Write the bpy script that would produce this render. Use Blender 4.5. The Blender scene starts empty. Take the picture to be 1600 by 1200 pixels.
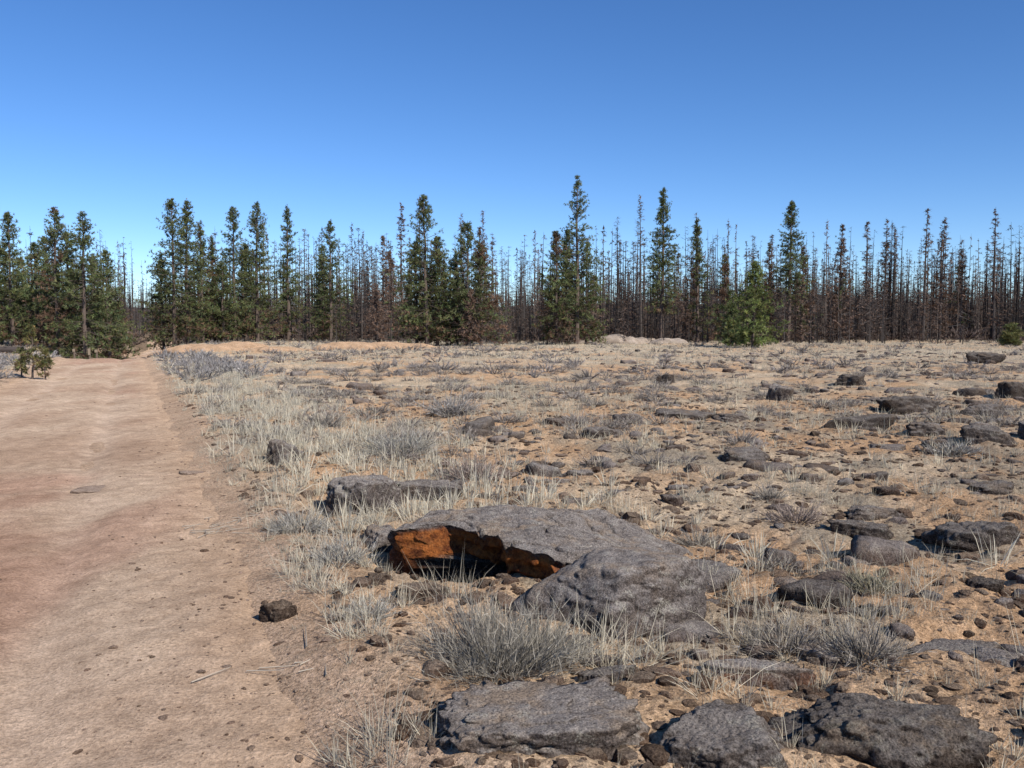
import bpy, bmesh, math
import numpy as np
from mathutils import Vector
R = np.random.default_rng(7)
pi = math.pi

# ------------------------------------------------------------------ noise
def _h(ix, iy, iz, seed):
    h = (ix.astype(np.int64)*374761393 + iy.astype(np.int64)*668265263 + iz.astype(np.int64)*2147483647 + seed*1274126177) & 0xffffffff
    h = ((h ^ (h >> 13))*1274126177) & 0xffffffff
    h = ((h ^ (h >> 15))*2246822519) & 0xffffffff
    h = h ^ (h >> 16)
    return (h & 0xffffff)/float(0xffffff)
def n2(x, y, s=0):
    x = np.asarray(x, float); y = np.asarray(y, float)
    ix = np.floor(x); iy = np.floor(y); fx = x-ix; fy = y-iy
    fx = fx*fx*(3-2*fx); fy = fy*fy*(3-2*fy); z = np.zeros_like(ix)
    a = _h(ix, iy, z, s); b = _h(ix+1, iy, z, s); c = _h(ix, iy+1, z, s); d = _h(ix+1, iy+1, z, s)
    return (a*(1-fx)+b*fx)*(1-fy)+(c*(1-fx)+d*fx)*fy
def n3(p, s=0):
    i = np.floor(p); f = p-i; f = f*f*(3-2*f)
    out = 0
    for dx in (0, 1):
        for dy in (0, 1):
            for dz in (0, 1):
                w = (f[:, 0] if dx else 1-f[:, 0])*(f[:, 1] if dy else 1-f[:, 1])*(f[:, 2] if dz else 1-f[:, 2])
                out = out+w*_h(i[:, 0]+dx, i[:, 1]+dy, i[:, 2]+dz, s)
    return out
def fbm2(x, y, s=0, o=4):
    t = 0; a = .5; n = 0
    for k in range(o):
        t = t+a*n2(x*2**k+k*7.3, y*2**k-k*3.1, s+k); n += a; a *= .5
    return t/n-.5
def fbm3(p, s=0, o=4):
    t = 0; a = .5; n = 0
    for k in range(o):
        t = t+a*n3(p*2**k+k*5.7, s+k); n += a; a *= .5
    return t/n-.5
def ss(a, b, x):
    t = np.clip((x-a)/(b-a), 0, 1); return t*t*(3-2*t)

# ------------------------------------------------------------------ terrain
def road_c(y):
    return -1.35-0.43*y + 6*ss(60, 130, y)
RHW = 2.0
def road_off(x, y): return (x-road_c(y))*0.92
def ground_h(x, y):
    x = np.asarray(x, float); y = np.asarray(y, float)
    d = np.hypot(x, y)
    h = .35*fbm2(x*.045, y*.045, 3, 3)*ss(6, 40, d)
    ro = np.abs(road_off(x, y)+.55*fbm2(x*.8, y*.8, 12, 3))
    field = ss(RHW-.1, RHW+.9, ro)
    h = h+field*(.18*fbm2(x*.6, y*.6, 11, 3)+.13*fbm2(x*2.6, y*2.6, 15, 3)+.06*fbm2(x*11, y*11, 19, 3))
    h = h+field*.05+.07*np.exp(-((ro-RHW-.35)/.3)**2)*(.4+n2(x*1.5, y*1.5, 14))
    h = h-(1-ss(RHW-.45, RHW-.05, np.abs(road_off(x, y))))*.06
    h = h-1.6*ss(43, 66, y)*(1-ss(1.8, 5.0, np.abs(road_off(x, y))))*(1-ss(120, 160, y))
    e = ((x+.28)/.62)**2+((y-5.72)/.42)**2
    h = h-.42*(1-ss(.45, 1.25, e))
    hill = ss(230, 480, d)*(12+26*fbm2(x*.006+3, y*.006, 41, 3))
    return h+hill
def rut(x, y):
    w = np.abs(road_off(x, y))+.14*fbm2(x*.0+3, y*.4, 70, 3)
    return np.exp(-((w-.78)/.2)**2)
def road_h(x, y):
    d = np.hypot(x, y)
    ro = np.abs(road_off(x, y))
    h = .35*fbm2(x*.045, y*.045, 3, 3)*ss(6, 40, d)
    h = h-1.6*ss(43, 66, y)*(1-ss(1.8, 5.0, ro))*(1-ss(120, 160, y))
    h = h-.05*rut(x, y)*(.5+1.0*n2(x*.5, y*.35, 77))
    h = h+.07*fbm2(x*1.3, y*1.0, 71, 3)+.034*fbm2(x*8, y*8, 73, 4)*(1-.5*rut(x, y))
    h = h-.10*ss(RHW-.15, RHW+.35, ro+.7*fbm2(x*1.4, y*1.4, 75, 4))
    return h

# ------------------------------------------------------------------ mesh helpers
class Acc:
    def __init__(s): s.v = []; s.t = []; s.c = []; s.n = 0
    def add(s, v, t, c):
        v = np.asarray(v, float).reshape(-1, 3)
        c = np.asarray(c, float)
        if c.ndim == 1: c = np.tile(c, (len(v), 1))
        s.v.append(v); s.t.append(np.asarray(t).reshape(-1, 3)+s.n); s.c.append(c); s.n += len(v)
    def get(s): return np.concatenate(s.v), np.concatenate(s.t), np.concatenate(s.c)
    def build(s, name, mat, smooth=False, parent=None, origin=None):
        v, t, c = s.get(); return mk(name, v, t, c, mat, smooth, parent, origin)
def mk(name, v, t, c, mat, smooth=False, parent=None, origin=None):
    v = np.array(v, float)
    if origin is not None: v = v-np.array(origin)
    me = bpy.data.meshes.new(name)
    me.vertices.add(len(v)); me.vertices.foreach_set("co", v.astype(np.float32).ravel())
    me.loops.add(len(t)*3); me.loops.foreach_set("vertex_index", t.astype(np.int32).ravel())
    me.polygons.add(len(t)); me.polygons.foreach_set("loop_start", np.arange(0, len(t)*3, 3, dtype=np.int32))
    me.polygons.foreach_set("use_smooth", np.full(len(t), smooth, dtype=bool))
    me.update(calc_edges=True)
    if c is not None:
        a = me.attributes.new("Col", 'FLOAT_COLOR', 'POINT')
        cc = np.ones((len(v), 4), np.float32); cc[:, :3] = c
        a.data.foreach_set("color", cc.ravel())
    me.materials.append(mat)
    ob = bpy.data.objects.new(name, me)
    bpy.context.scene.collection.objects.link(ob)
    if origin is not None: ob.location = origin
    if parent is not None: ob.parent = parent
    return ob
def place(acc, bank, X, Y, Z, sxy, sz, tint):
    """copy templates from a bank to many spots"""
    n = len(X); which = R.integers(0, len(bank), n); rot = R.uniform(0, 2*pi, n)
    for b in range(len(bank)):
        k = np.where(which == b)[0]
        if not len(k): continue
        v, t, c = bank[b]; cs = np.cos(rot[k])[:, None]; sn = np.sin(rot[k])[:, None]
        vx = (v[None, :, 0]*cs-v[None, :, 1]*sn)*sxy[k][:, None]+X[k][:, None]
        vy = (v[None, :, 0]*sn+v[None, :, 1]*cs)*sxy[k][:, None]+Y[k][:, None]
        vz = v[None, :, 2]*sz[k][:, None]+Z[k][:, None]
        V = np.stack([vx, vy, vz], -1).reshape(-1, 3)
        T = (t[None]+(np.arange(len(k))*len(v))[:, None, None]).reshape(-1, 3)
        C = (c[None]*tint[k][:, None, :]).reshape(-1, 3)
        acc.add(V, T, C)
def nrm(a): return a/np.maximum(np.linalg.norm(a, axis=-1, keepdims=True), 1e-9)
def ribbons(acc, P, D, L, W, droop, col, seg=2, r=R):
    N = len(P); D = nrm(D); L = np.broadcast_to(L, (N,)); W = np.broadcast_to(W, (N,)); droop = np.broadcast_to(droop, (N,))
    S = nrm(np.cross(D, r.normal(size=(N, 3))))
    up = np.array([0, 0, 1.])
    tip = P+D*L[:, None]-up*(droop*L)[:, None]
    col = np.broadcast_to(col, (N, 3))
    if seg == 1:
        v = np.stack([P-S*W[:, None]/2, P+S*W[:, None]/2, tip], 1)
        t = np.arange(N)[:, None]*3+np.array([[0, 1, 2]])
        acc.add(v, t, np.repeat(col, 3, 0)); return
    mid = P+D*(L*.55)[:, None]-up*(droop*L*.25)[:, None]
    v = np.stack([P-S*W[:, None]/2, P+S*W[:, None]/2, mid-S*W[:, None]*.42, mid+S*W[:, None]*.42, tip], 1)
    t = (np.arange(N)*5)[:, None, None]+np.array([[0, 1, 3], [0, 3, 2], [2, 3, 4]])[None]
    acc.add(v, t, np.repeat(col, 5, 0))
def prisms(acc, P0, P1, r0, r1, col, k=6):
    N = len(P0); ax = nrm(P1-P0)
    ref = np.where(np.abs(ax[:, 2:3]) > .9, np.array([[1., 0, 0]]), np.array([[0, 0, 1.]]))
    a = nrm(np.cross(ax, ref)); b = np.cross(ax, a)
    th = np.arange(k)*2*pi/k
    ring = a[:, None]*np.cos(th)[None, :, None]+b[:, None]*np.sin(th)[None, :, None]
    r0 = np.broadcast_to(r0, (N,)); r1 = np.broadcast_to(r1, (N,))
    v = np.concatenate([P0[:, None]+ring*r0[:, None, None], P1[:, None]+ring*r1[:, None, None]], 1)
    f = []
    for i in range(k):
        j = (i+1) % k; f += [[i, j, k+j], [i, k+j, k+i]]
    t = (np.arange(N)*2*k)[:, None, None]+np.array(f)[None]
    acc.add(v, t, np.repeat(np.broadcast_to(col, (N, 3)), 2*k, 0))

# ------------------------------------------------------------------ materials
def newmat(name):
    m = bpy.data.materials.new(name); m.use_nodes = True
    nt = m.node_tree; nt.nodes.clear()
    out = nt.nodes.new("ShaderNodeOutputMaterial")
    return m, nt, out
def N(nt, t, **k):
    n = nt.nodes.new(t)
    for a, b in k.items(): setattr(n, a, b)
    return n
def mixc(nt, fac, a, b, mode='MIX'):
    n = nt.nodes.new("ShaderNodeMix"); n.data_type = 'RGBA'; n.blend_type = mode
    for i, s in ((0, fac), (6, a), (7, b)):
        if isinstance(s, bpy.types.NodeSocket): nt.links.new(s, n.inputs[i])
        else: n.inputs[i].default_value = s if i == 0 else (*s, 1)
    return n.outputs[2]
def ramp(nt, src, a, b, lo=0., hi=1.):
    n = nt.nodes.new("ShaderNodeMapRange"); n.inputs[1].default_value = a; n.inputs[2].default_value = b
    n.inputs[3].default_value = lo; n.inputs[4].default_value = hi
    nt.links.new(src, n.inputs[0]); return n.outputs[0]
def noise(nt, co, sc, det=4, rough=.6):
    n = N(nt, "ShaderNodeTexNoise"); n.inputs["Scale"].default_value = sc; n.inputs["Detail"].default_value = det
    n.inputs["Roughness"].default_value = rough; nt.links.new(co, n.inputs["Vector"]); return n.outputs["Fac"]
def voro(nt, co, sc):
    n = N(nt, "ShaderNodeTexVoronoi"); n.inputs["Scale"].default_value = sc; nt.links.new(co, n.inputs["Vector"]); return n
def finish(nt, out, col, rough=.95, bumps=(), trans=0.):
    p = nt.nodes.new("ShaderNodeBsdfDiffuse"); p.inputs["Roughness"].default_value = .5 if rough > .9 else 0
    nt.links.new(col, p.inputs["Color"])
    prev = None
    for src, st, dist in bumps:
        b = nt.nodes.new("ShaderNodeBump"); b.inputs["Strength"].default_value = st; b.inputs["Distance"].default_value = dist
        nt.links.new(src, b.inputs["Height"])
        if prev: nt.links.new(prev, b.inputs["Normal"])
        prev = b.outputs[0]
    if prev: nt.links.new(prev, p.inputs["Normal"])
    if trans > 0:
        tr = nt.nodes.new("ShaderNodeBsdfTranslucent"); nt.links.new(col, tr.inputs[0])
        m = nt.nodes.new("ShaderNodeMixShader"); m.inputs[0].default_value = trans
        nt.links.new(p.outputs[0], m.inputs[1]); nt.links.new(tr.outputs[0], m.inputs[2]); nt.links.new(m.outputs[0], out.inputs[0])
    else: nt.links.new(p.outputs[0], out.inputs[0])
def attr_mat(name, trans=0.):
    m, nt, out = newmat(name)
    c = N(nt, "ShaderNodeAttribute", attribute_name="Col").outputs["Color"]
    finish(nt, out, c, .5, (), trans); return m
M_GRASS = attr_mat("dry_grass_blades", .3)
M_TWIG = attr_mat("grey_twigs")
M_NEED = attr_mat("pine_needles", .3)
M_BARK = attr_mat("bark")

m, nt, out = newmat("soil"); M_SOIL = m
P = N(nt, "ShaderNodeNewGeometry").outputs["Position"]
a = N(nt, "ShaderNodeAttribute", attribute_name="Col").outputs["Color"]
f1 = noise(nt, P, 2.2, 6, .65); f2 = noise(nt, P, 45, 4, .75); f3 = noise(nt, P, 9, 5, .7)
c = mixc(nt, 1., a, mixc(nt, ramp(nt, f1, .3, .7), (.74, .71, .68), (1.2, 1.2, 1.2)), 'MULTIPLY')
c = mixc(nt, 1., c, mixc(nt, ramp(nt, f2, .32, .68), (.48, .45, .42), (1.42, 1.42, 1.42)), 'MULTIPLY')
c = mixc(nt, ramp(nt, f3, .52, .72, 0, .6), c, (.37, .295, .21))
vo = voro(nt, P, 38); c = mixc(nt, ramp(nt, vo.outputs["Distance"], .10, .24, .65, 0.), c, (.13, .095, .07))
finish(nt, out, c, .97, ((f3, .9, .06), (f2, 1., .025)))

m, nt, out = newmat("road_dirt"); M_ROAD = m
P = N(nt, "ShaderNodeNewGeometry").outputs["Position"]
a = N(nt, "ShaderNodeAttribute", attribute_name="Col").outputs["Color"]
f1 = noise(nt, P, .9, 6, .65); f2 = noise(nt, P, 60, 4, .75); f3 = noise(nt, P, 6, 7, .7)
c = mixc(nt, 1., a, mixc(nt, ramp(nt, f1, .3, .7), (.82, .79, .77), (1.14, 1.14, 1.14)), 'MULTIPLY')
c = mixc(nt, 1., c, mixc(nt, ramp(nt, f3, .3, .7), (.72, .69, .67), (1.2, 1.2, 1.2)), 'MULTIPLY')
c = mixc(nt, 1., c, mixc(nt, ramp(nt, f2, .3, .7), (.6, .58, .57), (1.34, 1.34, 1.34)), 'MULTIPLY')
vo = voro(nt, P, 26); c = mixc(nt, ramp(nt, vo.outputs["Distance"], .05, .13, .6, 0.), c, (.2, .14, .11))
finish(nt, out, c, .95, ((f3, .8, .06), (f2, .9, .016)))

def rock_mat(name, dark, mid, light, rust=(.44, .145, .04), brown=(.18, .13, .095), lich=.5, soilc=(.40, .29, .195)):
    m, nt, out = newmat(name)
    g = N(nt, "ShaderNodeNewGeometry"); P = g.outputs["Position"]
    a = N(nt, "ShaderNodeAttribute", attribute_name="Col"); sep = N(nt, "ShaderNodeSeparateColor"); nt.links.new(a.outputs["Color"], sep.inputs[0])
    f1 = noise(nt, P, 3.5, 6, .65); f2 = noise(nt, P, 30, 6, .8); f3 = noise(nt, P, 10, 6, .75); f4 = noise(nt, P, 120, 3, .7)
    c = mixc(nt, ramp(nt, f2, .38, .62), dark, mid)
    c = mixc(nt, ramp(nt, f1, .45, .65, 0, .6), c, brown)
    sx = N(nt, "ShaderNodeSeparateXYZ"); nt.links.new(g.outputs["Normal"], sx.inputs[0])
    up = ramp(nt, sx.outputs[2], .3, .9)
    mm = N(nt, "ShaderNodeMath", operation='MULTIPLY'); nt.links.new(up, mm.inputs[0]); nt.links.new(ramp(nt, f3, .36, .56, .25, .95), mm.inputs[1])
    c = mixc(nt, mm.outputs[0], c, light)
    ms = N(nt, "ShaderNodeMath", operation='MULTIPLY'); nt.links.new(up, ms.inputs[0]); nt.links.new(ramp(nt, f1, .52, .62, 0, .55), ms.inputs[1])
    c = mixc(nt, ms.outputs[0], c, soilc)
    lm = N(nt, "ShaderNodeMath", operation='MULTIPLY'); nt.links.new(ramp(nt, f3, .56, .6), lm.inputs[0]); nt.links.new(ramp(nt, f4, .35, .6), lm.inputs[1])
    c = mixc(nt, ramp(nt, lm.outputs[0], 0, 1, 0, lich), c, (.46, .43, .35))
    vd = voro(nt, P, 60); c = mixc(nt, ramp(nt, vd.outputs["Distance"], .12, .3, .7, 0), c, dark)
    c = mixc(nt, 1., c, mixc(nt, ramp(nt, f4, .32, .68), (.52, .52, .52), (1.42, 1.4, 1.38)), 'MULTIPLY')
    c = mixc(nt, sep.outputs[1], c, mixc(nt, 1., c, (.42, .40, .38), 'MULTIPLY'))
    rc = mixc(nt, ramp(nt, f3, .4, .6), (.11, .035, .02), rust)
    rc = mixc(nt, ramp(nt, f2, .5, .75, 0, .6), rc, (.52, .24, .09))
    c = mixc(nt, sep.outputs[0], c, rc)
    finish(nt, out, c, .92, ((f3, .9, .055), (f2, .9, .024), (vd.outputs["Distance"], .6, .01)))
    return m
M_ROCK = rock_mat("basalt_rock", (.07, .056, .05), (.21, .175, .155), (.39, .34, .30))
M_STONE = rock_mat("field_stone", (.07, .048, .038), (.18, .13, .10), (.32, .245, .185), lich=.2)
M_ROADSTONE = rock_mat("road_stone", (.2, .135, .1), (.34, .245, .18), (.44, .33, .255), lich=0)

# ------------------------------------------------------------------ ground sheet
th = np.concatenate([np.radians(np.arange(-52, 52, .14)), np.radians(np.arange(53, 307.5, 2))])
rr = np.concatenate([[0.02, .8], np.geomspace(1.6, 90, 470), np.geomspace(92, 4000, 90)])
TH, RR = np.meshgrid(th, rr)
X = RR*np.sin(TH); Y = RR*np.cos(TH)
Z = ground_h(X, Y)
V = np.stack([X, Y, Z], -1).reshape(-1, 3)
nr, na = X.shape
i = np.arange(nr-1)[:, None]*na; j = np.arange(na)[None]; jn = (j+1) % na
A = (i+j).ravel(); B = (i+jn).ravel(); C = (i+na+jn).ravel(); D = (i+na+j).ravel()
T = np.concatenate([np.stack([A, C, B], 1), np.stack([A, D, C], 1)])
x, y = V[:, 0], V[:, 1]; d = np.hypot(x, y)
soil = np.array([.58, .375, .22]); pale = np.array([.60, .465, .32]); litter = np.array([.41, .34, .25]); straw = np.array([.57, .48, .355])
def L(a, b, t): return a*(1-t[:, None])+b*t[:, None]
col = L(np.tile(soil, (len(V), 1)), pale, ss(-.12, .2, fbm2(x*.5, y*.5, 51, 4)))
col = L(col, litter, .85*ss(-.02, .16, fbm2(x*1.3, y*.9, 53, 5)))
col = L(col, straw, .75*ss(22, 60, d)*ss(-.2, .12, fbm2(x*.14, y*.14, 55, 3)))
ro = np.abs(road_off(x, y))
col = L(col, np.array([.53, .375, .26]), 1-ss(RHW-.1, RHW+.9, ro+.8*fbm2(x, y, 58)))
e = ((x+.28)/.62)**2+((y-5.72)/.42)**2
col = L(col, np.array([.05, .035, .025]), 1-ss(.6, 1.1, e))  # shade of the hollow under the slab, painted into the soil colour
col = L(col, np.array([.2, .145, .1]), ss(98, 130, d))
col = L(col, np.array([.085, .07, .064]), ss(220, 330, d))
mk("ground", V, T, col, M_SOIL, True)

# ------------------------------------------------------------------ dirt road
ys = np.concatenate([[-30, -20, -12, -8, -5, -3, -1], np.geomspace(.2+1, 141, 620)-1])
ts = np.linspace(-RHW-.6, RHW+.6, 110)
YS, TS = np.meshgrid(ys, ts, indexing='ij')
XS = road_c(YS)+TS/.92
ZS = road_h(XS, YS)
V = np.stack([XS, YS, ZS], -1).reshape(-1, 3)
na = len(ts); i = np.arange(len(ys)-1)[:, None]*na; j = np.arange(na-1)[None]
A = (i+j).ravel(); B = (i+j+1).ravel(); C = (i+na+j+1).ravel(); D = (i+na+j).ravel()
T = np.concatenate([np.stack([A, B, C], 1), np.stack([A, C, D], 1)])
x, y = V[:, 0], V[:, 1]; ro = road_off(x, y)
ca = np.array([.44, .31, .215]); cb = np.array([.54, .405, .29]); cr = np.array([.40, .225, .155])
col = L(np.tile(ca, (len(V), 1)), cb, ss(-.15, .2, fbm2(x*.8, y*.35, 61, 4)))
col = L(col, np.array([.57, .43, .315]), .7*rut(x, y))
col = L(col, cr, .45*ss(.03, .18, fbm2(x*.55+4, y*.25, 63, 4)))
col = L(col, np.array([.54, .385, .26]), ss(1.2, 2.0, np.abs(ro)))
mk("dirt_road", V, T, col, M_ROAD, True)

# ------------------------------------------------------------------ rocks
_ico = {}
def ico(n):
    if n not in _ico:
        bm = bmesh.new(); bmesh.ops.create_icosphere(bm, subdivisions=n, radius=1)
        v = np.array([q.co[:] for q in bm.verts]); t = np.array([[q.index for q in f.verts] for f in bm.faces]); bm.free()
        _ico[n] = (nrm(v), t)
    return _ico[n]
def rock_verts(sx, sy, h, seed, sub, flat=.6, amp=.10, p=22):
    r = np.random.default_rng(seed); v, t = ico(sub)
    k = 15; nn = nrm(r.normal(size=(k, 3))*np.array([1, 1, .6])); dd = r.uniform(.55, 1.0, k)
    nn = np.vstack([nn, [r.uniform(-.15, .15), r.uniform(-.15, .15), 1]]); dd = np.append(dd, flat)
    q = np.maximum(v@nn.T/dd, 1e-3)
    rad = 1/np.power((q**p).sum(1), 1/p)
    rad = np.minimum(rad, 1.15)
    w = v*rad[:, None]
    f = fbm3(w*2.3+seed, seed, 3); f2 = fbm3(w*7+seed, seed+9, 4); rg = np.abs(fbm3(w*3.2+seed*2, seed+4, 4))
    w = w*(1+amp*2.8*f+amp*1.4*f2-amp*1.0*np.clip(.12-rg, 0, 1)*6)[:, None]
    w[:, 2] *= h*1.0/w[:, 2].max()
    w[:, 0] *= sx/np.abs(w[:, 0]).max(); w[:, 1] *= sy/np.abs(w[:, 1]).max()
    return w, t
def boulder(x, y, sx, sy, h, rot=0, seed=1, flat=.6, name="boulder", mat=None, rust=0., tilt=0., amp=.14, sub=5, lift=.12, dark=None):
    w, t = rock_verts(sx, sy, h*(1-lift)+.0001, seed, sub, flat, amp)
    w[:, 2] = np.where(w[:, 2] < 0, w[:, 2]*1.4, w[:, 2])
    c, s = math.cos(rot), math.sin(rot)
    w = np.stack([w[:, 0]*c-w[:, 1]*s, w[:, 0]*s+w[:, 1]*c, w[:, 2]+tilt*w[:, 0]], 1)
    z = float(ground_h(x, y))+h*lift
    col = np.zeros((len(w), 3)); col[:, 0] = rust*ss(.35, .65, fbm3(w*5, seed, 3)+.5)*(w[:, 2] < h*.2)
    col[:, 1] = (seed*.37) % .8 if dark is None else dark
    o = mk(name, w, t, col, mat or M_ROCK, True); o.location = (x, y, z); return o
placed = []
def B(x, y, sx, sy, h, **k):
    placed.append((x, y, max(sx, sy)*.8)); return boulder(x, y, sx, sy, h, **k)
B(.55, 4.70, .58, .44, .31, seed=21, flat=.6, amp=.065, sub=6, lift=.38, dark=.0)
B(-1.28, 7.75, .38, .36, .30, seed=4, flat=.7, rot=.4, sub=6, amp=.09, dark=0)
B(-.80, 8.1, .35, .2, .13, seed=5, flat=.5, rot=.1)
B(-2.62, 10.0, .28, .27, .26, seed=6, dark=.3)
B(.0, 3.20, .52, .30, .09, seed=7, flat=.35, rot=.15, sub=6, amp=.16, name="rock_outcrop", lift=.0, dark=.1)
B(.76, 3.10, .32, .22, .12, seed=8, rot=.3, sub=6, amp=.13, flat=.45, lift=0., dark=.4)
B(1.36, 3.26, .44, .26, .14, seed=9, flat=.45, rot=-.1, sub=6, amp=.15, lift=.05, dark=.7)
B(.42, 3.75, .14, .08, .06, seed=10, flat=.4, rot=.3)
B(2.72, 6.75, .29, .16, .11, seed=12, flat=.4, rot=-.2, dark=.6)
B(3.42, 6.35, .42, .24, .16, seed=13, flat=.5, rot=-.25, dark=.5)
B(3.0, 7.3, .3, .14, .07, seed=14, flat=.5); B(3.5, 5.6, .25, .14, .06, seed=141, flat=.5)
B(2.8, 5.15, .11, .09, .08, seed=15, dark=.9)
B(2.15, 4.2, .3, .17, .05, seed=16, flat=.4, rot=.2)
B(5.2, 13.4, .6, .38, .25, seed=17, flat=.5, dark=.7); B(5.9, 12.5, .35, .25, .15, seed=18, flat=.5, dark=.4)
B(7.2, 16.2, .7, .45, .28, seed=19, flat=.5, dark=.7); B(8.2, 15.4, .5, .3, .2, seed=22, dark=.5)
B(2.9, 15.4, .65, .36, .16, seed=23, flat=.4, dark=.6); B(3.7, 15.0, .35, .25, .14, seed=24, dark=.5)
B(2.68, 10.1, .38, .24, .13, seed=25, flat=.5, dark=.4); B(6.2, 11.5, .36, .28, .24, seed=26, dark=.5); B(6.9, 11.7, .25, .25, .22, seed=27, dark=.2)
B(10.8, 19, .5, .4, .42, seed=28, dark=.7); B(5.6, 18.6, .34, .32, .34, seed=29, dark=.2)
B(20.2, 38, .8, .6, .45, seed=30, dark=.8)
B(-1.26, 4.75, .12, .10, .10, seed=62, mat=M_STONE, amp=.15, flat=.8); B(-.5, 4.98, .17, .09, .05, seed=33, flat=.4, mat=M_STONE)
B(-.80, 5.2, .09, .07, .06, seed=34, mat=M_STONE); B(.7, 9.3, .24, .12, .07, seed=35, flat=.4); B(4.6, 8.4, .25, .16, .08, seed=36, flat=.4)
B(-.90, 6.3, .2, .22, .10, seed=37, flat=.5, dark=.1)
B(9.2, 24, .5, .4, .3, seed=38, dark=.7); B(4.1, 24, .35, .3, .28, seed=39, dark=.6); B(1.2, 12.2, .3, .2, .12, seed=40)

def slab():
    out = np.array([(-.79, 5.62, .31), (-.62, 5.60, .33), (-.42, 5.66, .34), (-.28, 5.50, .34), (-.15, 5.36, .34), (.0, 5.16, .34), (.12, 5.03, .33), (.24, 4.95, .32),
                    (.45, 5.05, .28), (.75, 5.35, .21), (1.02, 5.70, .13), (1.28, 6.05, .05), (1.12, 6.3, .10), (.92, 6.42, .18), (.66, 6.45, .27), (.35, 6.42, .28),
                    (.0, 6.42, .30), (-.35, 6.40, .30), (-.65, 6.30, .28), (-.80, 6.05, .25), (-.85, 5.82, .26)])
    n = 380; seg = np.linalg.norm(np.roll(out, -1, 0)-out, axis=1); cum = np.concatenate([[0], np.cumsum(seg)])
    o2 = np.vstack([out, out[:1]]); u = np.linspace(0, cum[-1], n, endpoint=False)
    L3 = np.stack([np.interp(u, cum, o2[:, k]) for k in range(3)], 1)
    cen = np.array([.2, 5.85, .29]); dirs = L3[:, :2]-cen[:2]; dn = nrm(dirs)
    jit = .12*fbm2(u*6, u*0+2, 5, 5)
    L3[:, :2] += dn*jit[:, None]
    idx7 = cum[7]; front = 1-ss(idx7-.05, idx7+.25, u)
    front = np.maximum(front, ss(cum[20]-.1, cum[20]+.1, u)*.8)
    rings = []; cols = []
    for s in np.concatenate([[.0], np.linspace(.05, 1, 60)]):
        p = cen*(1-s)+L3*s
        p[:, 2] += .11*fbm2(p[:, 0]*1.8, p[:, 1]*1.8, 90, 3)*ss(1.05, .6, np.full(n, s))+.06*fbm2(p[:, 0]*7, p[:, 1]*7, 91, 4)+.02*fbm2(p[:, 0]*35, p[:, 1]*35, 92, 3)
        rg = np.abs(fbm2(p[:, 0]*2.2+5, p[:, 1]*3.2, 98, 3)); p[:, 2] -= .035*np.clip(1-rg/.025, 0, 1)
        p[:, 2] -= .06*ss(.9, 1., np.full(n, s))*(.25+.75*(1-front))
        rings.append(p); cc = np.zeros((n, 3)); cc[:, 1] = .05+.3*(fbm2(p[:, 0]*2, p[:, 1]*2, 99, 3)+.2); cols.append(np.clip(cc, 0, 1))
    lip = rings[-1].copy()
    thick = .19*front+.45*(1-front)
    for s in np.linspace(.04, 1, 26):
        p = lip.copy()
        rec = (.02+.09*s**.8)*front+.05*s*(1-front)
        rough = .13*fbm2(u*9, np.full(n, s*3.+7), 93, 5)+.035*np.sin(s*14+3*fbm2(u*3, u*0, 94))*.5
        p[:, :2] -= dn*(rec+rough*min(1, s*5))[:, None]
        p[:, 2] -= thick*s
        rings.append(p); c = np.zeros((n, 3)); c[:, 0] = front*ss(.02, .2, np.full(n, s)+.15*fbm2(u*12, u*0, 96))
        cols.append(c)
    bot = rings[-1].copy()
    for s in (.85, .6, .3, 0):
        p = cen*(1-s)+bot*s; p[:, 2] = bot[:, 2]*s+(cen[2]-.3)*(1-s); rings.append(p); cols.append(np.zeros((n, 3)))
    V = np.concatenate(rings); C = np.concatenate(cols); m = len(rings)
    i = np.arange(m-1)[:, None]*n; j = np.arange(n)[None]; jn = (j+1) % n
    a = (i+j).ravel(); b = (i+jn).ravel(); c = (i+n+jn).ravel(); d = (i+n+j).ravel()
    T = np.concatenate([np.stack([a, d, c], 1), np.stack([a, c, b], 1)])
    mk("broken_rock_slab", V, T, C, M_ROCK, True)
slab()
placed += [(.1, 5.8, .75), (.7, 5.9, .6), (-.5, 5.9, .5)]
B(1.08, 3.86, .26, .09, .08, seed=44, flat=.35, rot=-.02, name="rock_slab", rust=.35, lift=.4, sub=5, dark=0)
for (x, y, a, b, s) in [(-4.1, 8.7, .28, .18, 50), (-3.5, 9.6, .22, .13, 52)]:
    z = float(road_h(x, y)); w, t = rock_verts(a, b, .03, s, 4, .35)
    o = mk("embedded_stone", w, t, np.zeros((len(w), 3)), M_ROADSTONE, True); o.location = (x, y, z-.014)

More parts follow.
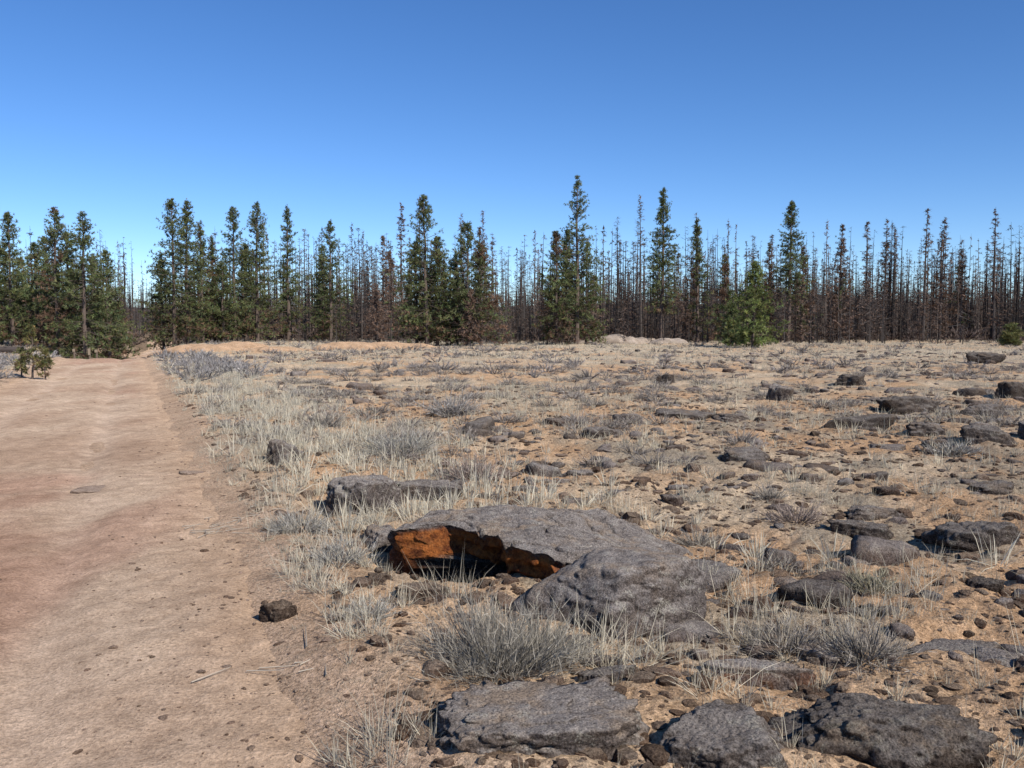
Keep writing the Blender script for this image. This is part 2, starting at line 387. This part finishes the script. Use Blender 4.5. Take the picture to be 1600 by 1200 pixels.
def stones(name, gen, mat, sub=2, hfun=ground_h, sink=.08):
    acc = Acc(); bank = []
    for q in range(20):
        w, t = rock_verts(1.1, R.uniform(.6, 1), R.uniform(.25, .7), 200+q, sub, .65, .15); bank.append((w, t, np.ones((len(w), 3))))
    xs, ys_, sz = gen; zz = hfun(xs, ys_); n = len(xs)
    place(acc, bank, xs, ys_, zz-sz*sink, sz, sz*R.uniform(.6, 1.1, n), np.column_stack([R.uniform(0, .12, n), R.uniform(0, .95, n), np.zeros(n)]))
    acc.build(name, mat, sub > 2)
def wedge(n, d0, d1, p=1.6, a=36):
    d = d0+(d1-d0)*R.random(n)**p; b = np.radians(R.uniform(-a, a, n)); return d*np.tan(b), d
def infield(x, y, m=.15): return road_off(x, y) > RHW+m
def g1(n):
    x, y = wedge(n, 2.6, 22, 1.1); k = infield(x, y)&(n2(x*.9, y*.9, 301)+.15*ss(0, .4, x/y)+R.random(n)*.5 > .5); x, y = x[k], y[k]
    return x, y, np.clip(.0145*np.exp(R.normal(0, .7, len(x))), .006, .09)*(1+.02*y)
stones("loose_stones", g1(24000), M_STONE)
def g2(n):
    x, y = wedge(n, 4, 55, 1.0); k = infield(x, y, .6)&(n2(x*.4, y*.3, 303)+.38*ss(-.1, .35, x/y)+R.random(n)*.4 > .84); x, y = x[k], y[k]
    return x, y, np.clip(.058*np.exp(R.normal(0, .6, len(x))), .025, .3)*(1+y*.013)
stones("field_rocks", g2(6500), M_ROCK, 3, sink=.10)
def g3(n):
    x, y = wedge(n, 2.4, 24, 1.4, 36); ro = road_off(x, y); k = (np.abs(ro) < RHW+.2)&(R.random(n) < (.2+.8*ss(.8, 2, np.abs(ro)))*(1-.8*rut(x, y))); x, y = x[k], y[k]
    return x, y, np.clip(.007*np.exp(R.normal(0, .6, len(x))), .003, .03)
stones("road_gravel", g3(16000), M_ROADSTONE, 2, lambda x, y: np.maximum(road_h(x, y), ground_h(x, y)))

# ------------------------------------------------------------------ grass
def clear(x, y):
    k = np.ones(len(x), bool)
    for (a, b, r) in placed: k &= ((x-a)**2+(y-b)**2) > (r*.95)**2
    return k
ga = Acc()
def tufts(x, y, nb, hgt, wid, spread, seg, colA=(.73, .635, .46), colB=(.50, .43, .32)):
    n = len(x); z = ground_h(x, y)
    hh = hgt*np.exp(np.clip(R.normal(0, .38, n), -1, .7)); tc = R.random((n, 1)); tint = np.array(colA)*tc+np.array(colB)*(1-tc)
    X = np.repeat(x, nb); Y = np.repeat(y, nb); Zz = np.repeat(z, nb); H = np.repeat(hh, nb)*R.uniform(.3, 1.15, n*nb)
    az = R.uniform(0, 2*pi, n*nb); le = np.abs(R.normal(0, spread, n*nb)); sp = R.uniform(0, .3, n*nb)*H
    D = np.stack([np.cos(az)*np.sin(le), np.sin(az)*np.sin(le), np.cos(le)], 1)
    P = np.stack([X+np.cos(az)*sp, Y+np.sin(az)*sp, Zz-.01], 1)
    c = np.repeat(tint, nb, 0)*R.uniform(.65, 1.2, (n*nb, 1))
    ribbons(ga, P, D, H, wid*R.uniform(.6, 1.3, n*nb), R.uniform(0, .35, n*nb), c, seg)
def dens(x, y):
    ro = road_off(x, y)
    verge = np.exp(-((ro-(RHW+1.3))/1.1)**2)*ss(4, 9, y)
    return np.clip(.16+1.0*ss(-.05, .14, fbm2(x*.55, y*.4, 401, 4))*.6+.8*verge+.3*ss(25, 55, y), 0, 1.2)
x, y = wedge(3800, 2.4, 9, .8); k = infield(x, y, .1)&clear(x, y)&(R.random(len(x)) < dens(x, y)*.6); tufts(x[k], y[k], 18, .12, .0026, .5, 2)
x, y = wedge(20000, 2.4, 16, .8); k = infield(x, y, -.1)&clear(x, y)&(R.random(len(x)) < dens(x, y)*.9); tufts(x[k], y[k], 7, .055, .004, .8, 1, (.60, .515, .385), (.40, .345, .265))
x, y = wedge(11000, 8.5, 24, .75); k = infield(x, y, .1)&clear(x, y)&(R.random(len(x)) < dens(x, y)*.6); tufts(x[k], y[k], 14, .16, .006, .5, 2)
x, y = wedge(32000, 22, 100, .6, 38); k = (np.abs(road_off(x, y)) > RHW+.2)&(R.random(len(x)) < dens(x, y)*.8); tufts(x[k], y[k], 9, .21, .022, .6, 1)
x, y = wedge(10500, 5.5, 36, .75); ro = road_off(x, y); k = (ro > RHW+.3)&(ro < RHW+4.5)&clear(x, y)&(R.random(len(x)) < np.exp(-((ro-RHW-1.6)/1.3)**2)*(.4+n2(x*.8, y*.8, 410))); tufts(x[k], y[k], 26, .22, .006, .55, 2, (.82, .73, .545), (.56, .495, .38))
pts = [(-.55, 3.05, 16), (-.42, 3.2, 12), (-.85, 4.5, 18), (-.7, 4.75, 18), (-1.2, 5.1, 14), (-1.35, 5.7, 20), (-.9, 5.5, 20), (-.3, 4.85, 14), (-.1, 4.5, 18), (1.35, 4.6, 16), (1.5, 4.2, 16), (2.2, 4.9, 14), (.3, 4.0, 18), (.45, 3.9, 12), (1.2, 5.3, 18), (1.3, 4.9, 12), (-.75, 4.2, 20), (.95, 3.6, 10), (-1.8, 6.7, 16), (-1.2, 6.6, 16), (2.5, 3.9, 12), (2.05, 5.5, 20), (2.75, 8.2, 22), (.95, 7.4, 20), (1.7, 7.9, 22), (3.9, 8.1, 20), (1.2, 4.3, 18), (1.9, 4.6, 16), (-1.45, 6.2, 18), (-2.0, 7.4, 18), (-1.05, 4.95, 18), (-1.3, 5.35, 18), (.65, 4.05, 16)]
for (a, b, n) in pts: tufts(np.array([a, a+.06, a-.05, a+.12, a-.1]), np.array([b, b+.07, b+.03, b-.04, b+.1]), n*2, .20, .0026, .6, 2, (.80, .70, .52), (.56, .49, .37))
ga.build("dry_grass", M_GRASS)

# ------------------------------------------------------------------ shrubs
def shrub_into(acc, x, y, w, h, ns, nt_, tw, base=(.27, .24, .21), r=R, z=None):
    z = float(ground_h(x, y))-.02 if z is None else z
    az = r.uniform(0, 2*pi, ns); el = np.arccos(r.uniform(.12, 1, ns)); rr = r.uniform(.5, 1.08, ns)*(.75+.5*n2(az*1.1, el*2, int(r.integers(0, 999))))
    D = np.stack([np.cos(az)*np.sin(el)*w, np.sin(az)*np.sin(el)*w, np.cos(el)*h], 1)*rr[:, None]
    Ln = np.linalg.norm(D, axis=1); P = np.tile([x, y, z], (ns, 1))+np.stack([np.cos(az)*w*.15*rr, np.sin(az)*w*.15*rr, 0*az], 1)
    ribbons(acc, P, D, Ln, tw*1.8, -.1, np.array(base)*r.uniform(.35, .65, (ns, 1)), 2, r)
    k = r.integers(0, ns, nt_); s = r.uniform(.35, 1, nt_)
    Q = P[k]+D[k]*s[:, None]; DD = nrm(D[k])+r.normal(0, .6, (nt_, 3))+np.array([0, 0, .4])
    ribbons(acc, Q, DD, r.uniform(.12, .38, nt_)*h, tw, -.1, np.array(base)*r.uniform(.5, 1.4, (nt_, 1)), 1, r)
def shrub(x, y, w, h, ns=160, nt_=1600, tw=.0033, base=(.36, .31, .255), name="sagebrush"):
    acc = Acc(); shrub_into(acc, x, y, w, h, ns, nt_, tw, base); z = float(ground_h(x, y))
    return acc.build(name, M_TWIG, origin=(x, y, z))
GB = (.42, .385, .33)
shrub(-.06, 3.85, .36, .33, 320, 5200, .003, (.33, .29, .235)); shrub(.14, 4.0, .26, .24, 180, 2200, base=(.42, .37, .29))
shrub(-1.62, 6.7, .30, .2, 180, 2000, base=GB); shrub(-1.1, 5.55, .22, .2, 120, 1300, base=GB); shrub(-.75, 4.55, .16, .13, 100, 900, base=GB)
shrub(1.35, 4.25, .26, .17, 180, 1800); shrub(1.65, 4.05, .22, .18, 140, 1400); shrub(2.1, 5.1, .17, .15, 120, 1200, base=(.36, .32, .22))
shrub(-.4, 8.75, .38, .28, 180, 1800, .005, (.36, .28, .23)); shrub(-1.35, 10.6, .5, .32, 200, 2200, .006, (.36, .33, .28)); shrub(-1.05, 15.4, .55, .4, 160, 1800, .01, (.38, .34, .3))
shrub(2.3, 7.1, .28, .2, 140, 1300, .0045, (.36, .28, .23)); shrub(1.35, 6.4, .25, .13, 120, 900, .004); shrub(2.35, 8.0, .2, .16, 100, 800, .005)
shrub(1.75, 5.75, .2, .14, 100, 800, .004); shrub(-2.9, 13.5, .45, .33, 140, 1400, .008); shrub(5.4, 10.8, .35, .24, 140, 1300, .007, GB)
def sbank(n, ns, nt_, tw):
    out = []
    for q in range(n):
        a = Acc(); shrub_into(a, 0, 0, 1, 1, ns, nt_, tw, (1, 1, 1), z=0.); out.append(a.get())
    return out
sa = Acc()
x, y = wedge(850, 8, 34, .75); k = infield(x, y, .5)&clear(x, y)&(n2(x*.25, y*.25, 501)+R.random(len(x))*.4 > .62); x = x[k]; y = y[k]; n = len(x)
s = R.uniform(.4, 1.0, n); place(sa, sbank(8, 45, 420, .022), x, y, ground_h(x, y)-.02, .32*s*(1+y*.012), .2*s*(1+y*.008), np.array([(.35, .30, .255)])*R.uniform(.7, 1.2, (n, 1)))
x, y = wedge(2300, 26, 80, .8, 38); lf = ss(8, -22, x); k = (np.abs(road_off(x, y)) > RHW+.4)&(R.random(len(x)) < .2+.55*lf); x = x[k]; y = y[k]; n = len(x)
FB = sbank(8, 16, 210, .04)
s = R.uniform(.4, 1.15, n); place(sa, FB, x, y, ground_h(x, y)-.02, .5*s, .34*s, np.array([(.31, .27, .245)])*R.uniform(.65, 1.2, (n, 1)))
def brush(n, b0, b1, sgn, o0, o1, s0, s1):
    b = R.uniform(b0, b1, n); a = road_c(b)+sgn*(RHW+R.uniform(o0, o1, n))/.92; s = R.uniform(s0, s1, n)
    place(sa, FB, a, b, ground_h(a, b)-.02, s, s*.8, np.array([(.34, .31, .29)])*R.uniform(.8, 1.15, (n, 1)))
brush(34, 25, 46, 1, .5, 3.0, .4, .75); brush(46, 22, 44, -1, .2, 4., .3, .6)
sa.build("low_brush", M_TWIG)
fa = Acc()
n = 60; cx = np.array([(-2.35, 6.95)]*28+[(-2.15, 7.3)]*12+[(-1.15, 3.9)]*8+[(1.1, 5.6)]*12); P = np.column_stack([cx+R.normal(0, .16, (n, 2)), np.zeros(n)])
P[:, 2] = np.maximum(ground_h(P[:, 0], P[:, 1]), road_h(P[:, 0], P[:, 1]))+.012
a = R.normal(.4, .8, n); prisms(fa, P, P+np.column_stack([np.cos(a), np.sin(a), R.uniform(0, .12, n)])*R.uniform(.06, .28, (n, 1)), .0035, .0015, (.42, .35, .27), 4)
fa.build("fallen_twigs", M_TWIG)

# ------------------------------------------------------------------ trees
def limb_trunk(acc, x, y, z, H, r0, lean, col, k=7, r=R, nseg=6):
    pts = [np.array([x, y, z-.2])]
    for q in range(1, nseg+1):
        s = q/nseg; pts.append(np.array([x+lean[0]*s*H+r.normal(0, .03), y+lean[1]*s*H+r.normal(0, .03), z+H*s]))
    rad = r0*(1-np.linspace(0, 1, nseg+1)*.93)
    prisms(acc, np.array(pts[:-1]), np.array(pts[1:]), rad[:-1], rad[1:], col, k)
def pine(x, y, H, W, seed, base_f=.06, green=(.165, .18, .08), brown=0., density=1., name="pine_tree", pexp=.78, low_dead=.25, fs=1.):
    r = np.random.default_rng(seed)
    z = float(ground_h(x, y)); W = W*1.4
    root = bpy.data.objects.new(name, None); bpy.context.scene.collection.objects.link(root); root.location = (x, y, z); root.empty_display_size = .5
    ta = Acc(); fa = Acc(); lean = r.normal(0, .01, 2)
    limb_trunk(ta, 0, 0, 0, H*1.0, .014*H+.03*fs, lean, (.14, .105, .085), 7, r)
    nb = int(H*30*density/fs); s = r.random(nb)**.95; s = base_f+(1-base_f)*s; az = r.uniform(0, 2*pi, nb)
    u = (s-base_f)/(1-base_f)
    prof = np.power(np.clip(1-u, 0, 1), pexp)*(.6+.4*ss(0, .22, u))*W+.10*W*np.clip(1-u, 0, 1)**.3+.04*fs
    lump = .5+.95*n2(az*1.4+seed, s*H*1.0, seed)
    Ln = prof*lump*r.uniform(.6, 1.15, nb)
    up = np.where(u > .7, r.uniform(.3, 1.3, nb), r.normal(.12, .22, nb)-.2*(u < .3))
    D = nrm(np.stack([np.cos(az), np.sin(az), up], 1)); P = np.stack([lean[0]*s*H, lean[1]*s*H, s*H*.985], 1)
    ribbons(ta, P, D, Ln, .04*fs, .05, (.11, .085, .07), 2, r)
    nc = 8; k = np.repeat(np.arange(nb), nc); f = r.uniform(.3, 1.03, len(k))
    kp = r.random(len(k)) < (1-.5*u[k]**2); k = k[kp]; f = f[kp]
    Cc = P[k]+D[k]*(Ln[k]*f)[:, None]+r.normal(0, .06*fs, (len(k), 3))
    isb = (n2(az*1.1+3, s*6, seed+5)[k] < brown)
    deadlow = (u[k] < low_dead*r.uniform(.3, 1.2, len(k)))&(r.random(len(k)) < .55)
    keep = ~(deadlow&(r.random(len(k)) < .5)); Cc = Cc[keep]; isb = (isb|deadlow)[keep]; k = k[keep]; f = f[keep]
    nn = 9; kk = np.repeat(np.arange(len(k)), nn); m = len(kk)
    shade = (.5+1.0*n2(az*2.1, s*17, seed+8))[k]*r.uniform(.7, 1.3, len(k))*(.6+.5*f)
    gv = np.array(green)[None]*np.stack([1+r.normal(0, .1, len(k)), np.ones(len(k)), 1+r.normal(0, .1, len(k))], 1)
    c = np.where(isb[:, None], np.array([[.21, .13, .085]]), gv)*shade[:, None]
    DD = D[k][kk]*.6+r.normal(0, .75, (m, 3))+np.array([0, 0, .4])
    sz_ = (1-.35*u[k][kk])*fs
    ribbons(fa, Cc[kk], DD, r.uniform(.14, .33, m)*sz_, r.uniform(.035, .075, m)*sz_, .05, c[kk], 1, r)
    ta.build("trunk_and_limbs", M_BARK, parent=root); fa.build("foliage", M_NEED, parent=root)
    return root
def dead_into(acc, x, y, z, H, r, col=(.1, .08, .07), k=4, nbr=60, bw=.03, W=1.0, needles=0, ncol=(.18, .115, .082), b0=.10, tw=4):
    lean = r.normal(0, .012, 2)
    limb_trunk(acc, x, y, z, H, .0105*H+.02, lean, np.array(col)*.75, k, r, 3)
    s = b0+(1-b0)*r.random(nbr); az = r.uniform(0, 2*pi, nbr); Ln = (W*(1-s)**.7+.12)*r.uniform(.35, 1.1, nbr)
    D = nrm(np.stack([np.cos(az), np.sin(az), r.normal(.05, .3, nbr)], 1)); P = np.stack([x+lean[0]*s*H, y+lean[1]*s*H, z+s*H], 1)
    ribbons(acc, P, D, Ln, bw, .15, np.array(col), 1, r)
    m = nbr*tw; q = r.integers(0, nbr, m); f = r.uniform(.3, 1, m)
    ribbons(acc, P[q]+D[q]*(Ln[q]*f)[:, None], D[q]+r.normal(0, .6, (m, 3)), r.uniform(.15, .45, m), bw*.6, .1, np.array(col)*r.uniform(.9, 1.5, (m, 1)), 1, r)
    if needles:
        m = needles; q = r.integers(0, nbr, m); f = r.uniform(.2, 1, m)
        ribbons(acc, P[q]+D[q]*(Ln[q]*f)[:, None], r.normal(0, 1, (m, 3)), r.uniform(.12, .28, m), .07, .1, np.array(ncol)*r.uniform(.6, 1.3, (m, 1)), 1, r)
def at(px, d): return (px-800)/1385*d   # bearing -> metres sideways at distance d
G = [
 (22, 64, 9.6, 1.6, {}), (62, 66, 7.6, 1.7, dict(brown=.3)), (92, 61, 10.3, 2.0, dict(brown=.42)), (135, 60, 10.6, 2.1, {}), (112, 63, 9.3, 1.9, {}), (172, 62, 8.3, 1.6, {}), (4, 68, 7.6, 1.6, {}), (186, 66, 5, 1.2, dict(brown=.3)), (75, 70, 8.5, 1.8, {}), (150, 66, 8.5, 1.9, dict(brown=.2)), (40, 72, 7, 1.6, dict(brown=.3)),
 (274, 72, 12.0, 2.3, {}), (293, 73, 11.8, 1.8, {}), (258, 74, 8.3, 1.5, {}), (318, 76, 10.4, 1.3, dict(brown=.4)), (337, 79, 9.4, 1.2, dict(brown=.7)),
 (368, 78, 11.9, 1.8, {}), (403, 79, 12.4, 1.8, {}), (350, 76, 7.0, 1.5, {}), (385, 82, 9, 1.5, dict(brown=.3)), (452, 84, 12.9, 1.4, dict(density=.8)), (518, 84, 11.4, 2.0, {}), (507, 87, 9.5, 1.3, {}),
 (668, 64, 10.8, 2.2, {}), (684, 65, 8.0, 1.5, dict(brown=.3)), (652, 66, 7.6, 1.4, {}), (730, 64, 9.0, 2.2, dict(brown=.25)), (752, 65, 7.4, 1.6, dict(brown=.45)), (715, 66, 7, 1.4, {}),
 (901, 72, 13.6, 2.0, dict(density=.8)), (870, 71, 9.1, 1.6, dict(brown=.25)), (916, 73, 8.5, 1.7, dict(density=.7)), (885, 74, 9.5, 1.5, {}),
 (1033, 84, 14.6, 1.6, dict(base_f=.2)), (1089, 84, 11.6, 1.4, dict(brown=.4, density=.85)), (1131, 80, 8., 1.1, dict(brown=.4, density=.8)),
 (1230, 90, 14.2, 1.6, dict(base_f=.28)), (1252, 92, 9.8, 1.3, dict(brown=.5, density=.8)), (1310, 92, 12, 1.3, dict(brown=.8, density=.7)), (1200, 95, 10.5, 1.2, dict(brown=.7, density=.6)),
 (1655, 92, 12, 1.5, {}), (-60, 62, 10, 1.8, {}), (1500, 100, 10, 1.3, dict(brown=.85, density=.6)), (1466, 98, 12, 1.4, dict(brown=.95, density=.4)), (1380, 100, 11, 1.3, dict(brown=.9, density=.4)), (610, 82, 8.5, 1.7, dict(brown=1., density=.4)), (750, 93, 12, 1.3, dict(brown=.9, density=.5)),
]
for q, (px, dd, H, W, kw) in enumerate(G):
    pine(at(px, dd), dd, H, W, 900+q, name="dead_pine_tree" if kw.get("brown", 0) >= .9 else "pine_tree", **kw)
pine(at(1175, 62), 62, 5.9, 1.6, 990, green=(.22, .25, .09), density=1.6, low_dead=0)
pine(at(1143, 66), 66, 3.2, 1., 991, green=(.19, .21, .09), density=1.4, low_dead=0)
for (px, dd, H, W, sd) in [(50, 27, 1.65, .38, 992), (70, 26.4, .95, .24, 993), (34, 27.5, .9, .22, 995)]:
    pine(at(px, dd), dd, H, W, sd, green=(.24, .22, .09), density=.5, low_dead=.5, name="pine_sapling", pexp=.8, base_f=.2, fs=.5)
pine(at(1577, 72), 72, 1.6, .6, 994, green=(.21, .21, .085), density=3., low_dead=0, name="juniper_sapling", pexp=.4)

Dd = [(628, 88, 13.6, 1.6, 1200), (657, 90, 14.6, 1.2, 200), (600, 84, 10, 1.9, 900), (612, 80, 8.2, 1.9, 900), (1001, 92, 15, 1.4, 350), (966, 95, 13.2, 1.0, 0), (1084, 92, 13.2, 1.1, 300), (724, 92, 13.4, 1.2, 200), (752, 95, 13.8, 1.4, 500), (768, 90, 10.6, 1.2, 300),
      (786, 98, 10.4, 1., 0), (814, 100, 10.2, 1., 0), (1172, 95, 11, 1.1, 200), (1200, 100, 11.8, 1.3, 500), (1352, 96, 12.8, 1.5, 700), (1377, 98, 13.2, 1.5, 700), (1395, 99, 12.2, 1.3, 500), (1440, 95, 14, 1.4, 700), (1466, 96, 13.2, 1.6, 900), (1500, 100, 11, 1.2, 200), (1551, 92, 13.8, 1.6, 700), (1597, 95, 14, 1.6, 800),
      (430, 88, 9.8, 1., 0), (478, 90, 11.2, 1., 100), (545, 92, 10, .9, 0), (566, 90, 10.2, .9, 0), (582, 95, 10, 1.1, 200), (988, 88, 10, 1.2, 100), (925, 78, 6.0, 1.6, 600), (1270, 96, 10, 1.1, 100), (1412, 100, 9.8, 1., 0), (855, 72, 5.0, 1.5, 500), (735, 63.5, 4, 1.8, 900), (590, 78, 5, 1.9, 900), (878, 71, 4, 1.7, 700), (1060, 90, 9, 1.4, 500), (1110, 94, 10, 1.1, 100)]
for q, (px, dd, H, W, nd) in enumerate(Dd):
    r = np.random.default_rng(3000+q); a = Acc(); X0 = at(px, dd); z = float(ground_h(X0, dd))
    dead_into(a, X0, dd, z, H, r, (.115, .095, .085), 6, 160, .035, W, nd*2, tw=6)
    a.build("dead_pine_tree", M_BARK, origin=(X0, dd, z))

fo = Acc(); rf = np.random.default_rng(55)
def dbank(n, H, nbr, bw, W, nd, tw=3):
    out = []
    for q in range(n):
        a = Acc(); f = rf.random(); dead_into(a, 0, 0, 0, H, rf, (.07+.03*f, .062+.018*f, .058+.01*f), 3, int(nbr*rf.uniform(.4, 1.4)), bw, W*rf.uniform(.7, 1.3), int(nd*3*f**2), (.16, .105, .078), tw=tw); out.append(a.get())
    return out
def forest(n, d0, d1, h0, h1, bank, xlim, hp=1., H=11.):
    ds = rf.uniform(d0, d1, n); xs = rf.uniform(-1, 1, n)*xlim*ds
    keep = ((np.abs(road_off(xs, ds)) > 3.5)|(ds > 150))&(n2(xs*.09, ds*.02, 808)+rf.random(n)*.7 > .5); ds = ds[keep]; xs = xs[keep]; m = len(xs)
    hh = (h0+(h1-h0)*rf.random(m)**hp)/H
    place(fo, bank, xs, ds, ground_h(xs, ds)-.1, hh**.5*rf.uniform(.8, 1.2, m), hh, np.ones((m, 3))*rf.uniform(.5, 1.4, (m, 1)))
forest(380, 78, 98, 2, 6.5, dbank(10, 5., 40, .05, 1.4, 160), .62, 1., 5.)
forest(1400, 94, 130, 4, 13.5, dbank(14, 10., 50, .045, 1.0, 120), .7, 1.3, 10.)
forest(2300, 125, 200, 5, 16, dbank(12, 11., 36, .06, 1.1, 90), .75, 1.6)
forest(2800, 195, 340, 5, 15, dbank(10, 11., 24, .1, 1.3, 45, 2), .75, 1.4)
forest(4400, 335, 600, 7, 13, dbank(8, 11., 14, .22, 1.8, 26, 2), .75)
fo.build("burned_forest", M_BARK)

ug = Acc(); n = 2600
b = R.uniform(82, 160, n); a = R.uniform(-.66, .68, n)*b; k = np.abs(road_off(a, b)) > 3; a = a[k]; b = b[k]; n = len(a)
s = R.uniform(.5, 2.2, n)*(.35+.65*(b > 93)); place(ug, sbank(8, 12, 140, .06), a, b, ground_h(a, b), .8*s, .9*s, np.array([(.155, .115, .095)])*R.uniform(.6, 1.4, (n, 1)))
ug.build("dead_undergrowth", M_TWIG)

# ------------------------------------------------------------------ mounds, posts, log
def mound(x, y, sx, sy, h, seed, col, name="dirt_mound", sub=5):
    v, t = ico(sub); w = v*np.array([sx, sy, h]); w = w*(1+.7*fbm3(w*.9+seed, seed, 4)[:, None])
    z = float(ground_h(x, y))
    o = mk(name, w, t, np.tile(col, (len(w), 1))*(1+.5*fbm3(w*1.5, seed+2, 3)[:, None]), M_SOIL, True); o.location = (x, y, z-.08)
OR = (.54, .36, .225); PL = (.44, .36, .29)
for q, (px, dd, sx, h) in enumerate([(275, 56, 1.8, .45), (330, 54, 2.6, .5), (375, 56, 2.2, .55), (430, 54, 2.2, .4), (545, 57, 2.2, .5), (600, 59, 2.2, .5), (645, 61, 1.8, .4)]):
    mound(at(px, dd), dd, sx, 1.2, h, 700+q, OR)
for q, (px, dd, sx, h) in enumerate([(965, 80, 2.6, .85), (925, 82, 2.2, .6), (1045, 80, 1.9, .6), (1000, 84, 2.2, .6)]):
    mound(at(px, dd), dd, sx, 1.5, h, 720+q, PL, "gravel_mound")
def post(x, y, h, board):
    z = float(ground_h(x, y)); a = Acc()
    prisms(a, np.array([[0, 0, -.3]]), np.array([[0, 0, h]]), .07, .06, (.16, .12, .09), 8)
    root = bpy.data.objects.new("trail_marker_post", None); bpy.context.scene.collection.objects.link(root); root.location = (x, y, z)
    a.build("post", M_BARK, parent=root)
    bm = bmesh.new(); bmesh.ops.create_cube(bm, size=1)
    for v in bm.verts: v.co = Vector((v.co.x*board[0], v.co.y*.03-.09, v.co.z*board[1]+h-board[1]*.6))
    bmesh.ops.bevel(bm, geom=bm.edges[:], offset=.008, segments=1, affect='EDGES'); bmesh.ops.triangulate(bm, faces=bm.faces[:])
    v = np.array([q.co[:] for q in bm.verts]); t = np.array([[q.index for q in f.verts] for f in bm.faces]); bm.free()
    mk("board", v, t, np.tile((.30, .23, .16), (len(v), 1)), M_BARK, parent=root)
post(at(117, 55), 55, 1.0, (.14, .18)); post(at(141, 55), 55, 1.1, (.14, .4)); post(at(152, 55.5), 55.5, 1.05, (.18, .18))
la = Acc(); X0 = at(8, 50); z = float(ground_h(X0, 50))
prisms(la, np.array([[X0-3, 50, z+.25]]), np.array([[X0+1.3, 49.5, z+.2]]), .22, .16, (.10, .08, .07), 9)
nbr = 7; s = np.linspace(0, 1, nbr); Pq = np.array([[X0-3, 50, z+.25]])+s[:, None]*np.array([[4.3, -.5, -.05]])
prisms(la, Pq, Pq+R.normal(0, .3, (nbr, 3))+np.array([0, 0, .35]), .03, .01, (.10, .08, .07), 4)
la.build("fallen_log", M_BARK)

# ------------------------------------------------------------------ light, sky, camera
az_to_sun = Vector((.64, -.77, 0)).normalized(); el = math.radians(36)
s = Vector((az_to_sun.x*math.cos(el), az_to_sun.y*math.cos(el), math.sin(el)))
sl = bpy.data.lights.new("sun", 'SUN'); sl.energy = 5.0; sl.angle = math.radians(.53); sl.color = (1, .965, .90)
so = bpy.data.objects.new("sun", sl); bpy.context.scene.collection.objects.link(so); so.rotation_euler = s.to_track_quat('Z', 'Y').to_euler()
w = bpy.data.worlds.new("World"); bpy.context.scene.world = w; w.use_nodes = True; nt = w.node_tree
bg = nt.nodes["Background"]; sky = nt.nodes.new("ShaderNodeTexSky"); sky.sky_type = 'NISHITA'; sky.sun_disc = False
sky.sun_elevation = el; sky.sun_rotation = math.atan2(s.x, s.y); sky.altitude = 2600; sky.air_density = 1.0; sky.dust_density = .0; sky.ozone_density = 4.
hs = nt.nodes.new("ShaderNodeHueSaturation"); hs.inputs["Hue"].default_value = .506; hs.inputs["Saturation"].default_value = 1.18; hs.inputs["Value"].default_value = 1.0
nt.links.new(sky.outputs[0], hs.inputs["Color"]); nt.links.new(hs.outputs[0], bg.inputs[0]); bg.inputs[1].default_value = .15
cam = bpy.data.cameras.new("camera"); co = bpy.data.objects.new("camera", cam); bpy.context.scene.collection.objects.link(co)
cam.sensor_width = 36; cam.lens = 31.2; cam.clip_end = 8000; cam.clip_start = .05
co.location = (0, 0, 1.6); co.rotation_euler = (math.radians(90-3.72), 0, 0)
bpy.context.scene.camera = co
sc = bpy.context.scene; sc.view_settings.view_transform = 'Standard'; sc.view_settings.look = 'None'; sc.view_settings.exposure = 0
